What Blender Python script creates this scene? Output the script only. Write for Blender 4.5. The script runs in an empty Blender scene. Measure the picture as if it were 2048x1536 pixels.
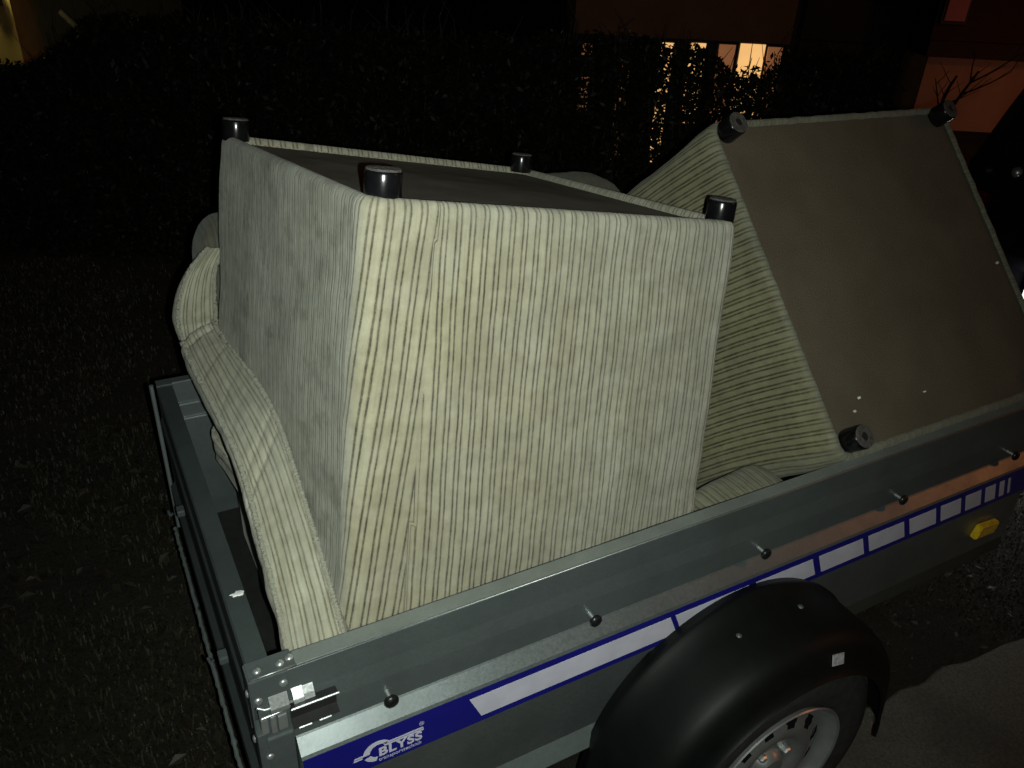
import bpy, bmesh, math, random
from mathutils import Vector, Matrix, noise
random.seed(7)
sc = bpy.context.scene
COL = sc.collection
PI = math.pi
V = Vector

# ------------------------------------------------------------------ camera
CAM = V((-0.088, -0.849, 1.776))
RT = V((0.87781, -0.47666, 0.04734)); DN = V((-0.19925, -0.45322, -0.86885)); FW = V((0.4356, 0.75325, -0.49281))
cd = bpy.data.cameras.new('camera'); cam = bpy.data.objects.new('camera', cd); COL.objects.link(cam)
up, bk = -DN, -FW
cam.matrix_world = Matrix(((RT.x, up.x, bk.x, CAM.x), (RT.y, up.y, bk.y, CAM.y), (RT.z, up.z, bk.z, CAM.z), (0, 0, 0, 1)))
cd.sensor_width = 36; cd.lens = 36 * 1611.6 / 2048
cd.clip_start = 0.02; cd.clip_end = 500
cd.dof.use_dof = False
sc.camera = cam

# ------------------------------------------------------------------ night sky, moonlight, phone flash
w = bpy.data.worlds.new('World'); sc.world = w; w.use_nodes = True
nt = w.node_tree; nt.nodes.clear()
wo = nt.nodes.new('ShaderNodeOutputWorld'); bg = nt.nodes.new('ShaderNodeBackground'); sky = nt.nodes.new('ShaderNodeTexSky')
sky.sky_type = 'NISHITA'; sky.sun_disc = False; sky.sun_elevation = math.radians(2); sky.sun_rotation = math.radians(200)
bg.inputs['Strength'].default_value = 0.0018
nt.links.new(sky.outputs[0], bg.inputs[0]); nt.links.new(bg.outputs[0], wo.inputs[0])

def lamp(name, kind, loc, energy, col, target=None, **kw):
    d = bpy.data.lights.new(name, kind); o = bpy.data.objects.new(name, d); COL.objects.link(o)
    o.location = loc; d.energy = energy; d.color = col
    for k, v in kw.items(): setattr(d, k, v)
    if target is not None: o.rotation_euler = (V(target) - V(loc)).to_track_quat('-Z', 'Y').to_euler()
    return o
# the phone's own flash, a few centimetres beside its lens: the main light of the photograph
fpos = CAM + RT * 0.030 + DN * 0.012
lamp('flash', 'SPOT', fpos, 80, (0.93, 1.0, 0.92), fpos + FW - RT * 0.10 + DN * 0.02, spot_size=math.radians(98), spot_blend=1.0, shadow_soft_size=0.004)
# sodium street lamp down the road to the right
lamp('street_light', 'POINT', (12.5, -5.6, 6.3), 260, (1.0, 0.30, 0.09), shadow_soft_size=0.45)

vs = sc.view_settings
vs.view_transform = 'Standard'; vs.look = 'None'; vs.gamma = 1; vs.exposure = 0; vs.use_curve_mapping = False
sc.render.engine = 'CYCLES'
sc.cycles.use_denoising = True
sc.cycles.max_bounces = 5
sc.cycles.sample_clamp_indirect = 4

# ------------------------------------------------------------------ object helpers
def link(name, me, m=None, parent=None):
    o = bpy.data.objects.new(name, me); COL.objects.link(o)
    if m is not None: me.materials.append(m)
    if parent is not None: o.parent = parent
    return o
def obj(name, bm, m, parent=None, smooth=None):
    me = bpy.data.meshes.new(name)
    bmesh.ops.recalc_face_normals(bm, faces=bm.faces)
    bm.to_mesh(me); bm.free()
    o = link(name, me, m, parent)
    if smooth is not None:
        me.shade_smooth()
        if smooth < 180:
            me.set_sharp_from_angle(angle=math.radians(smooth))
    return o
def tag(o, label=None, cat=None, group=None, kind=None):
    if label: o['label'] = label
    if cat: o['category'] = cat
    if group: o['group'] = group
    if kind: o['kind'] = kind
    return o
def thing(name, label, cat, loc=(0, 0, 0), group=None):
    o = bpy.data.objects.new(name, None); COL.objects.link(o)
    o.empty_display_size = 0.1
    return tag(o, label, cat, group)   # parts are modelled in world coordinates under an Empty at the origin
def box(bm, lo, hi, bevel=0.0, mat=None):
    lo, hi = V(lo), V(hi)
    r = bmesh.ops.create_cube(bm, size=1.0)
    vs_ = r['verts']
    for v in vs_:
        v.co = V([(lo[i] + hi[i]) / 2 + v.co[i] * (hi[i] - lo[i]) for i in range(3)])
    if bevel > 0:
        es = list({e for v in vs_ for e in v.link_edges})
        rb = bmesh.ops.bevel(bm, geom=es, offset=bevel, segments=2, profile=0.6, affect='EDGES')
        vs_ = list({v for f in rb['faces'] for v in f.verts} | {v for v in vs_ if v.is_valid})
    if mat is not None:
        for v in vs_:
            if v.is_valid: v.co = mat @ v.co
    return vs_
def prism(bm, pts, a0, a1, axis, n=1, jit=0):
    """closed polygon extruded along an axis; pts are the two other coordinates"""
    rings = []
    for i in range(n + 1):
        a = a0 + (a1 - a0) * i / n
        ring = []
        for (p, q) in pts:
            c = {'x': (a, p, q), 'y': (p, a, q), 'z': (p, q, a)}[axis]
            ring.append(bm.verts.new(c))
        rings.append(ring)
    k = len(pts)
    for i in range(n):
        for j in range(k):
            bm.faces.new((rings[i][j], rings[i][(j + 1) % k], rings[i + 1][(j + 1) % k], rings[i + 1][j]))
    bm.faces.new(rings[0][::-1]); bm.faces.new(rings[-1])
    return rings
def lathe(bm, prof, o, ax, n=32, cap0=True, cap1=True, seg=None):
    """prof: (radius, distance along ax)"""
    ax = V(ax).normalized(); t = ax.orthogonal().normalized(); b = ax.cross(t); o = V(o)
    rings = []
    for (r, h) in prof:
        rings.append([bm.verts.new(o + ax * h + (t * math.cos(2 * PI * i / n) + b * math.sin(2 * PI * i / n)) * r) for i in range(n)])
    for i in range(len(rings) - 1):
        for j in range(n):
            bm.faces.new((rings[i][j], rings[i][(j + 1) % n], rings[i + 1][(j + 1) % n], rings[i + 1][j]))
    if cap0: bm.faces.new(rings[0][::-1])
    if cap1: bm.faces.new(rings[-1])
    return rings
def tube(bm, pts, r, n=8, cap=True):
    pts = [V(p) for p in pts]; rings = []; prev = None
    rr = r if isinstance(r, (list, tuple)) else [r] * len(pts)
    for i, p in enumerate(pts):
        t = (pts[min(i + 1, len(pts) - 1)] - pts[max(i - 1, 0)]).normalized()
        a = t.orthogonal().normalized() if prev is None else (prev - t * prev.dot(t)).normalized()
        prev = a; b = t.cross(a)
        rings.append([bm.verts.new(p + (a * math.cos(2 * PI * k / n) + b * math.sin(2 * PI * k / n)) * rr[i]) for k in range(n)])
    for i in range(len(rings) - 1):
        for k in range(n):
            bm.faces.new((rings[i][k], rings[i][(k + 1) % n], rings[i + 1][(k + 1) % n], rings[i + 1][k]))
    if cap: bm.faces.new(rings[0][::-1]); bm.faces.new(rings[-1])

# ------------------------------------------------------------------ material helpers
class NT:
    def __init__(s, name):
        s.m = bpy.data.materials.new(name); s.m.use_nodes = True; s.t = s.m.node_tree
        s.b = s.t.nodes['Principled BSDF']; s.out = s.t.nodes['Material Output']
    def n(s, ty, **kw):
        x = s.t.nodes.new(ty)
        for k, v in kw.items():
            if k.startswith('_'): x.inputs[k[1:].replace('_', ' ')].default_value = v
            else: setattr(x, k, v)
        return x
    def l(s, a, b): s.t.links.new(a, b)
    def math(s, op, a, b=None, c=None, clamp=False):
        x = s.n('ShaderNodeMath', operation=op, use_clamp=clamp)
        for i, v in enumerate((a, b, c)):
            if v is None: continue
            if isinstance(v, (int, float)): x.inputs[i].default_value = v
            else: s.l(v, x.inputs[i])
        return x.outputs[0]
    def mix(s, f, a, b, mode='MIX'):
        x = s.n('ShaderNodeMix', data_type='RGBA', blend_type=mode)
        for i, v in ((0, f), (6, a), (7, b)):
            if isinstance(v, (int, float)): x.inputs[i].default_value = v
            elif isinstance(v, tuple): x.inputs[i].default_value = v if len(v) == 4 else (*v, 1)
            else: s.l(v, x.inputs[i])
        return x.outputs[2]
    def noise(s, vec, scale, detail=3, rough=0.55, vscale=None):
        if vscale is not None:
            mp = s.n('ShaderNodeMapping'); mp.inputs['Scale'].default_value = vscale; s.l(vec, mp.inputs[0]); vec = mp.outputs[0]
        x = s.n('ShaderNodeTexNoise'); x.inputs['Scale'].default_value = scale; x.inputs['Detail'].default_value = detail; x.inputs['Roughness'].default_value = rough
        s.l(vec, x.inputs['Vector']); return x.outputs[0]
    def ramp(s, v, p0, p1):
        x = s.n('ShaderNodeMapRange'); x.interpolation_type = 'SMOOTHSTEP'
        s.l(v, x.inputs[0]); x.inputs[1].default_value = p0; x.inputs[2].default_value = p1
        return x.outputs[0]
    def bump(s, h, dist, strength=1.0):
        x = s.n('ShaderNodeBump'); x.inputs['Distance'].default_value = dist; x.inputs['Strength'].default_value = strength
        s.l(h, x.inputs['Height']); s.l(x.outputs[0], s.b.inputs['Normal'])
def basic(name, col, rough=0.6, metal=0.0, var=0.12, scale=30, bump=0.0, bscale=None, spec=0.5, rvar=0.1, coat=0.0):
    k = NT(name); co = k.n('ShaderNodeTexCoord').outputs['Object']
    nz = k.noise(co, scale, 4)
    dark = tuple(c * (1 - var) for c in col); light = tuple(min(1, c * (1 + var)) for c in col)
    k.l(k.mix(k.ramp(nz, 0.3, 0.7), dark, light), k.b.inputs['Base Color'])
    k.l(k.math('ADD', k.math('MULTIPLY', k.noise(co, scale * 0.37, 4), 2 * rvar), rough - rvar), k.b.inputs['Roughness'])
    k.b.inputs['Metallic'].default_value = metal; k.b.inputs['Specular IOR Level'].default_value = spec
    if coat: k.b.inputs['Coat Weight'].default_value = coat
    if bump: k.bump(k.noise(co, bscale or scale * 4, 5), bump)
    return k.m
def emit(name, col, strength, var=0.0, scale=3):
    k = NT(name); co = k.n('ShaderNodeTexCoord').outputs['Object']
    k.b.inputs['Base Color'].default_value = (*col, 1); k.b.inputs['Emission Color'].default_value = (*col, 1)
    k.l(k.math('MULTIPLY', k.math('ADD', k.math('MULTIPLY', k.noise(co, scale, 2), var), 1 - var / 2), strength), k.b.inputs['Emission Strength'])
    return k.m

def fabric(name, period=0.0232, base=(0.46, 0.43, 0.285), worn=(0.56, 0.565, 0.475), line=(0.042, 0.034, 0.020), dirt=0.5, lw=1.15):
    """cream velour with pairs of thin brown stripes, worn and grubby in patches; UVs are metres"""
    k = NT(name)
    uv = k.n('ShaderNodeUVMap').outputs[0]
    wear = k.n('ShaderNodeAttribute', attribute_name='wear').outputs['Fac']
    sp = k.n('ShaderNodeSeparateXYZ'); k.l(uv, sp.inputs[0])
    wob = k.math('MULTIPLY', k.math('SUBTRACT', k.noise(uv, 16, 3), 0.5), 0.0018)
    fine = k.math('MULTIPLY', k.math('SUBTRACT', k.noise(uv, 420, 2), 0.5), 0.0017)
    u = k.math('ADD', k.math('ADD', sp.outputs[0], wob), fine)
    t = k.math('FRACT', k.math('DIVIDE', u, period))
    d1 = k.math('ABSOLUTE', k.math('SUBTRACT', t, 0.32)); d2 = k.math('ABSOLUTE', k.math('SUBTRACT', t, 0.67))
    dm = k.math('MINIMUM', d1, k.math('MULTIPLY', d2, 1.15))
    soft = k.math('SUBTRACT', 1.0, k.ramp(dm, 0.028 * lw, 0.075 * lw))
    halo = k.math('MULTIPLY', k.math('SUBTRACT', 1.0, k.ramp(dm, 0.03, 0.2)), 0.25)
    brk = k.ramp(k.noise(uv, 1.0, 2, vscale=(900, 300, 1)), 0.26, 0.52)
    patch = k.ramp(k.noise(uv, 5, 4), 0.25, 0.75)
    s = k.math('MULTIPLY', soft, k.math('ADD', k.math('MULTIPLY', brk, 0.75), 0.2))
    s = k.math('MULTIPLY', s, k.math('ADD', k.math('MULTIPLY', patch, 0.35), 0.70))
    s = k.math('ADD', s, halo, clamp=True)
    s = k.math('MULTIPLY', s, k.math('SUBTRACT', 1.0, k.math('MULTIPLY', wear, 0.80)), clamp=True)
    # ground colour: yellow cream with greyer rubbed clouds
    cloud = k.ramp(k.noise(uv, 7, 6, 0.65), 0.35, 0.7)
    wmix = k.math('ADD', wear, k.math('MULTIPLY', cloud, 0.35), clamp=True)
    base_c = k.mix(wmix, base, worn)
    # the pile: light and dark flecks drawn out along the stripes
    pile = k.noise(uv, 1.0, 3, 0.7, vscale=(1100, 420, 1))
    streak = k.noise(uv, 1.0, 4, 0.6, vscale=(260, 9, 1))
    base_c = k.mix(0.42, base_c, k.mix(pile, (0.5, 0.5, 0.5), (1, 1, 1)), 'MULTIPLY')
    stw = k.math('ADD', k.math('MULTIPLY', wear, 0.45), 0.18)
    base_c = k.mix(stw, base_c, k.mix(k.ramp(streak, 0.3, 0.7), (0.5, 0.5, 0.48), (1, 1, 1)), 'MULTIPLY')
    # grubby stains
    st = k.ramp(k.noise(uv, 8, 5, 0.6, vscale=(1.0, 0.9, 1)), 0.50, 0.64)
    st2 = k.ramp(k.noise(uv, 24, 4, 0.6, vscale=(1.0, 0.7, 1)), 0.54, 0.63)
    stf = k.math('MULTIPLY', k.math('ADD', k.math('MULTIPLY', st, 0.7), k.math('MULTIPLY', st2, 0.55)), k.math('ADD', k.math('MULTIPLY', k.math('POWER', wear, 2.2), dirt), 0.08), clamp=True)
    base_c = k.mix(stf, base_c, (0.25, 0.245, 0.195))
    # uneven pile: hand-sized light and dark clouds and small rubbed patches
    m1 = k.ramp(k.noise(uv, 11, 5, 0.62, vscale=(1, 1.2, 1)), 0.30, 0.72); m2 = k.ramp(k.noise(uv, 46, 4, 0.6, vscale=(1.2, .8, 1)), 0.32, 0.70)
    base_c = k.mix(0.60, base_c, k.mix(m1, (0.74, 0.73, 0.70), (1.12, 1.13, 1.14)), 'MULTIPLY')
    base_c = k.mix(0.45, base_c, k.mix(m2, (0.80, 0.79, 0.76), (1.10, 1.11, 1.12)), 'MULTIPLY')
    s = k.math('MULTIPLY', s, k.math('ADD', k.math('MULTIPLY', m2, -0.35), 1.0))
    col = k.mix(s, base_c, line)
    k.l(col, k.b.inputs['Base Color'])
    k.b.inputs['Roughness'].default_value = 0.9; k.b.inputs['Specular IOR Level'].default_value = 0.15
    k.b.inputs['Sheen Weight'].default_value = 0.22; k.b.inputs['Sheen Roughness'].default_value = 0.45
    k.b.inputs['Sheen Tint'].default_value = (0.9, 0.95, 0.9, 1)
    h = k.math('ADD', k.math('MULTIPLY', pile, 0.8), k.math('MULTIPLY', k.noise(uv, 60, 4), 1.0))
    h = k.math('SUBTRACT', h, k.math('MULTIPLY', soft, 0.6))
    k.bump(h, 0.0016, 0.9)
    return k.m

def galv(name, base=(0.30, 0.34, 0.34), rough=0.42, metal=0.75, spots=0.25, coat=0.0):
    """galvanised sheet: spangle, dull wipes, a few specks of dirt"""
    k = NT(name); co = k.n('ShaderNodeTexCoord').outputs['Object']
    vo = k.n('ShaderNodeTexVoronoi'); vo.inputs['Scale'].default_value = 330; k.l(co, vo.inputs['Vector'])
    sg = k.n('ShaderNodeSeparateColor'); k.l(vo.outputs['Color'], sg.inputs[0])
    sp = sg.outputs[0]
    cl = k.noise(co, 6, 5, 0.6)
    c = k.mix(sp, tuple(x * 0.94 for x in base), tuple(min(1, x * 1.06) for x in base))
    c = k.mix(k.ramp(cl, 0.35, 0.75), c, tuple(x * 0.72 for x in base))
    dirt = k.ramp(k.noise(co, 55, 5, 0.7), 0.66, 0.74)
    c = k.mix(k.math('MULTIPLY', dirt, spots), c, (0.16, 0.15, 0.12))
    k.l(c, k.b.inputs['Base Color'])
    k.b.inputs['Metallic'].default_value = metal
    r = k.math('ADD', k.math('MULTIPLY', sp, 0.08), k.math('ADD', k.math('MULTIPLY', cl, 0.2), rough - 0.14))
    k.l(r, k.b.inputs['Roughness'])
    k.bump(k.math('ADD', k.noise(co, 3.5, 2), k.math('MULTIPLY', k.noise(co, 180, 3), 0.05)), 0.004, 0.35)
    return k.m

M = {}
M['fab'] = fabric('striped_velour', dirt=0.95)
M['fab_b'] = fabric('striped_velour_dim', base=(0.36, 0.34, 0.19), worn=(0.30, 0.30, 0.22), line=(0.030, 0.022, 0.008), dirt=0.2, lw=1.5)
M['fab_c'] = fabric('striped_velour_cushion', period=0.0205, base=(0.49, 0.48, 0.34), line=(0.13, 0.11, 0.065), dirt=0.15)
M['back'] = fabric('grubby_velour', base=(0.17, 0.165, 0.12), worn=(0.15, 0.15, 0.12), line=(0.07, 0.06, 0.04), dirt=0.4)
M['dust'] = basic('dust_cover_cloth', (0.135, 0.115, 0.080), 0.9, var=0.10, scale=6, bump=0.002, bscale=420, spec=0.15)
M['dust_a'] = basic('dust_cover_cloth_grey', (0.165, 0.158, 0.130), 0.9, var=0.15, scale=6, bump=0.002, bscale=420, spec=0.15)
M['leg'] = basic('black_leg_plastic', (0.006, 0.006, 0.007), 0.20, var=0.2, scale=60, bump=0.0002, bscale=60, rvar=0.04)
M['felt'] = basic('leg_end_felt', (0.085, 0.082, 0.075), 0.95, var=0.35, scale=120, bump=0.003, bscale=300)
M['hole'] = basic('leg_hole', (0.01, 0.01, 0.01), 0.8)
M['metal'] = galv('galvanised_sheet', base=(0.27, 0.31, 0.31), rough=0.46, metal=0.8)
M['rail'] = galv('galvanised_profile', base=(0.125, 0.150, 0.148), rough=0.5, metal=0.42)
M['bright'] = galv('bright_zinc', base=(0.75, 0.80, 0.79), rough=0.34, metal=0.8, spots=0.1)
M['edge'] = galv('rolled_zinc_edge', base=(0.5, 0.54, 0.53), rough=0.45, metal=0.9, spots=0.4)
M['topzinc'] = galv('dull_top_zinc', base=(0.24, 0.27, 0.25), rough=0.55, metal=0.3, spots=0.6)
M['shadehem'] = galv('shaded_zinc_hem', base=(0.055, 0.06, 0.052), rough=0.75, metal=0.2, spots=0.8)  # right stretch of the hem: its shade is put into the zinc colour
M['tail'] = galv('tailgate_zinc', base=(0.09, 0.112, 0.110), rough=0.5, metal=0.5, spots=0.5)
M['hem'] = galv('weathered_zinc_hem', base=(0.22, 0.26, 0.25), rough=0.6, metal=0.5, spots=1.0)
M['floor'] = basic('trailer_floor_ply', (0.012, 0.013, 0.012), 0.75, var=0.3, scale=40)
M['blacksteel'] = basic('black_steel', (0.02, 0.02, 0.02), 0.5, metal=0.2)
M['knob'] = basic('black_knob_plastic', (0.010, 0.011, 0.011), 0.30, scale=80)
M['blue'] = basic('blue_tape', (0.010, 0.010, 0.20), 0.38, var=0.06, scale=14)
M['white'] = basic('white_reflective_tape', (0.62, 0.62, 0.72), 0.5, var=0.06, scale=20)
M['print'] = basic('white_print', (0.62, 0.62, 0.74), 0.5, var=0.03)
M['fender'] = basic('fender_plastic', (0.0045, 0.0055, 0.005), 0.52, var=0.15, scale=20, bump=0.0002, bscale=60, rvar=0.06, spec=0.22)
M['tyre'] = basic('tyre_rubber', (0.028, 0.028, 0.026), 0.85, var=0.3, scale=40, bump=0.001, bscale=200)
M['rim'] = basic('silver_wheel_paint', (0.38, 0.39, 0.38), 0.36, metal=0.6, var=0.1, scale=30)
M['lens'] = basic('amber_lens', (0.85, 0.55, 0.02), 0.12, var=0.2, scale=90, bump=0.002, bscale=160, coat=0.6)
M['sticker'] = basic('worn_sticker', (0.42, 0.42, 0.44), 0.5, var=0.35, scale=160)
M['speck'] = basic('bird_dropping_white', (0.75, 0.76, 0.74), 0.8, var=0.1)

# ------------------------------------------------------------------ ground
def ground_mat():
    k = NT('damp_lawn_soil'); co = k.n('ShaderNodeTexCoord').outputs['Object']
    a = k.ramp(k.noise(co, 1.7, 6, 0.65), 0.35, 0.65); b = k.noise(co, 38, 6, 0.7)
    c = k.mix(a, (0.014, 0.012, 0.006), (0.032, 0.025, 0.013)); c = k.mix(k.ramp(b, 0.45, 0.7), c, (0.028, 0.025, 0.014))
    k.l(c, k.b.inputs['Base Color']); k.b.inputs['Roughness'].default_value = 0.95
    k.bump(k.noise(co, 22, 8, 0.7), 0.05); return k.m
def asphalt_mat():
    k = NT('asphalt'); co = k.n('ShaderNodeTexCoord').outputs['Object']
    b = k.noise(co, 130, 5, 0.8); a = k.noise(co, 2.5, 5)
    c = k.mix(k.ramp(b, 0.3, 0.7), (0.095, 0.097, 0.080), (0.24, 0.24, 0.195)); c = k.mix(k.math('MULTIPLY', k.ramp(a, 0.4, 0.7), 0.5), c, (0.045, 0.044, 0.036))
    k.l(c, k.b.inputs['Base Color']); k.b.inputs['Roughness'].default_value = 0.8
    k.bump(b, 0.006); return k.m
bm = bmesh.new()
N = 60
gx = [-60 + 120 * i / N for i in range(N + 1)]
grid = [[bm.verts.new((x * (abs(x) / 60) ** 0.8, 2 + y * (abs(y) / 60) ** 0.8, 0)) for y in gx] for x in gx]
for i in range(N):
    for j in range(N): bm.faces.new((grid[i][j], grid[i + 1][j], grid[i + 1][j + 1], grid[i][j + 1]))
tag(obj('ground', bm, ground_mat()), kind='structure')
def edge_y(x): return -0.085 - 0.03 * max(0, x - 1.7) + 0.025 * noise.noise(V((x * 2.1, 0, 3))) + 0.02 * noise.noise(V((x * 9, 0, 7)))
bm = bmesh.new(); prev = None
xs = [-40, -10, -4] + [-3 + i * 0.03 for i in range(300)] + [8, 20, 60]
for x in xs:
    a = bm.verts.new((x, edge_y(x), 0.006)); b = bm.verts.new((x, -30, 0.006)); c = bm.verts.new((x, edge_y(x) + 0.012, -0.004))
    if prev: bm.faces.new((prev[0], a, b, prev[1])); bm.faces.new((prev[2], c, a, prev[0]))
    prev = (a, b, c)
tag(obj('road', bm, asphalt_mat()), kind='structure')

# grass and leaf litter: nobody could count them
def litter(name, n, region, colr, label, cat, size, flat=False, seed=1):
    rnd = random.Random(seed)
    vs_, fs = [], []
    for i in range(n):
        x, y = region(rnd)
        if y < edge_y(x) + 0.01: continue
        dens = noise.noise(V((x * 1.4, y * 1.4, seed)))
        if dens < -0.12 and rnd.random() < 0.75: continue
        a = rnd.random() * 2 * PI; b0 = len(vs_)
        s = size * (0.5 + rnd.random())
        if flat:
            d = V((math.cos(a), math.sin(a), rnd.uniform(-.25, .35))); e = V((-math.sin(a), math.cos(a), rnd.uniform(-.3, .3))); c = V((x, y, 0.012 + rnd.random() * 0.015))
            vs_ += [tuple(c - d * s), tuple(c - e * s * 0.5), tuple(c + d * s), tuple(c + e * s * 0.5 + V((0, 0, s * .3)))]
            fs.append((b0, b0 + 1, b0 + 2, b0 + 3))
        else:
            lean = V((math.cos(a), math.sin(a), 0)) * s * rnd.uniform(0.2, 1.0); wd = V((-math.sin(a), math.cos(a), 0)) * 0.0022
            p = V((x, y, -0.002)); m = p + lean * 0.35 + V((0, 0, s * .65)); t = p + lean + V((0, 0, s * 0.85))
            vs_ += [tuple(p - wd), tuple(p + wd), tuple(m + wd), tuple(m - wd), tuple(t)]
            fs += [(b0, b0 + 1, b0 + 2, b0 + 3), (b0 + 3, b0 + 2, b0 + 4)]
    me = bpy.data.meshes.new(name); me.from_pydata(vs_, [], fs)
    k = NT(name + '_blade'); geo = k.n('ShaderNodeNewGeometry').outputs['Random Per Island']
    k.l(k.mix(geo, colr[0], colr[1]), k.b.inputs['Base Color']); k.b.inputs['Roughness'].default_value = 0.6
    return tag(link(name, me, k.m), label, cat, kind='stuff')
litter('grass', 60000, lambda r: (r.uniform(-1.1, 0.5), r.uniform(0.2, 4.2)), ((0.010, 0.009, 0.004), (0.038, 0.031, 0.014)), 'short patchy winter grass on the ground behind the trailer tailgate', 'grass', 0.024)
litter('grass', 40000, lambda r: (r.uniform(0.9, 3.4), r.uniform(-0.35, 2.2)), ((0.010, 0.009, 0.004), (0.038, 0.031, 0.014)), 'short dark grass between the trailer wheel and the road edge', 'grass', 0.013, seed=2)
litter('fallen_leaves', 1500, lambda r: (r.uniform(-1.1, 0.4), r.uniform(0.2, 3.4)), ((0.016, 0.011, 0.006), (0.030, 0.023, 0.012)), 'dead brown leaves scattered over the grass at the left', 'leaves', 0.018, True, 3)
litter('fallen_leaves', 900, lambda r: (r.uniform(1.0, 3.2), r.uniform(-0.25, 1.5)), ((0.02, 0.014, 0.007), (0.055, 0.042, 0.025)), 'dead brown leaves on the grass beyond the trailer wheel', 'leaves', 0.011, True, 4)

# ------------------------------------------------------------------ the trailer
L = 1.95; W = 0.954
tr = thing('cargo_trailer', 'open galvanised cargo trailer with blue and white striped side, loaded with old furniture', 'trailer')
# near side: section in (y, z), rail on top, sloped shoulder, flat band for the tape, lower sheet, hem
sec = [(0.030, 0.825), (0.003, 0.825), (0.0, 0.822), (0.0, 0.768), (-0.0035, 0.738), (-0.0035, 0.681), (-0.006, 0.678),
       (-0.027, 0.658), (-0.030, 0.653), (-0.030, 0.562), (-0.022, 0.552), (-0.022, 0.402), (0.004, 0.395), (0.004, 0.80), (0.030, 0.80)]
bm = bmesh.new(); prism(bm, sec[5:13] + [(0.004, 0.676)], 0.052, L, 'x', 60)
side = obj('side_panel', bm, M['metal'], tr)
bm = bmesh.new(); prism(bm, [(0.030, 0.825), (0.003, 0.825), (0.0, 0.822), (0.0, 0.770), (-0.0037, 0.735), (-0.0037, 0.679), (0.004, 0.679), (0.004, 0.80), (0.030, 0.80)], 0.004, L, 'x', 40)
obj('top_rail', bm, M['rail'], tr)
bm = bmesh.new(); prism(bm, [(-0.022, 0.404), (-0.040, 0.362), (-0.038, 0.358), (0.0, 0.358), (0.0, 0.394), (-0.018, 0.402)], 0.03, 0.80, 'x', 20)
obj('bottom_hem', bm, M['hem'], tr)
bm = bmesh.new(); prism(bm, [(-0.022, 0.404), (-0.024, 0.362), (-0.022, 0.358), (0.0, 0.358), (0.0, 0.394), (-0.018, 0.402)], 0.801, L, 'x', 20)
obj('bottom_hem', bm, M['shadehem'], tr)
bm = bmesh.new(); box(bm, (0.066, 0.0022, 0.8253), (L - .005, 0.0285, 0.8262)); obj('rail_top_strip', bm, M['topzinc'], tr)
# corner post below the rail
bm = bmesh.new(); box(bm, (0.0, -0.0085, 0.362), (0.050, 0.03, 0.700), 0.003)
box(bm, (-0.004, -0.0115, 0.362), (0.010, 0.02, 0.72), 0.002)
obj('corner_post', bm, M['rail'], tr)
# far side
fs_ = [(0.924, 0.825), (0.951, 0.825), (W, 0.822), (W, 0.40), (0.94, 0.40), (0.94, 0.683), (0.928, 0.690), (0.928, 0.721), (0.924, 0.7235), (0.928, 0.726), (0.928, 0.761), (0.924, 0.7635), (0.928, 0.766), (0.928, 0.80), (0.924, 0.802)]
bm = bmesh.new(); prism(bm, fs_, 0.0, L, 'x', 4); obj('side_panel', bm, M['rail'], tr)
bm = bmesh.new()
for z in (0.8265, 0.7245, 0.7645): box(bm, (0.034, 0.9215, z - 0.0012), (L - .03, 0.9245, z + 0.0012))
obj('folded_edge', bm, M['bright'], tr)
# front board
bm = bmesh.new(); box(bm, (L - 0.03, 0.031, 0.40), (L, 0.923, 0.825), 0.003); obj('front_board', bm, M['rail'], tr)
# tailgate: rail, ribbed outer sheet, speckled weathered hem
bm = bmesh.new()
prism(bm, [(0.033, 0.823), (0.002, 0.823), (-0.001, 0.820), (-0.001, 0.745), (-0.005, 0.738), (-0.005, 0.690), (-0.001, 0.684), (-0.001, 0.560), (-0.012, 0.548), (-0.012, 0.500), (-0.001, 0.488), (-0.001, 0.405), (0.010, 0.405), (0.010, 0.80), (0.033, 0.80)], 0.034, 0.920, 'y', 12)
tg = obj('tailgate', bm, M['tail'], tr)
bm = bmesh.new(); prev = None
pts = []
for i in range(90):
    y = 0.0 + W * i / 89; j = 0.0022 * noise.noise(V((y * 60, 0, 1)))
    pts.append((-0.020 + j, y, 0.392 + j))
tube(bm, pts, [0.0045 + 0.003 * noise.noise(V((p[1] * 80, 3, 1))) for p in pts], 8)
obj('tailgate_hem', bm, M['hem'], tr, 60)
bm = bmesh.new(); tube(bm, [(-0.010, W - 0.004, z) for z in (0.815, 0.7, 0.6, 0.5, 0.40)], 0.005, 8)
obj('corner_post', bm, M['hem'], tr, 60)
for y in (0.25, 0.70):
    bm = bmesh.new(); box(bm, (-0.020, y - 0.012, 0.622), (-0.004, y + 0.012, 0.638), 0.003); tube(bm, [(-0.028, y, 0.63), (-0.034, y, 0.625), (-0.036, y, 0.638)], 0.003, 8)
    obj('rope_hook', bm, M['rail'], tr)
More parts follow.
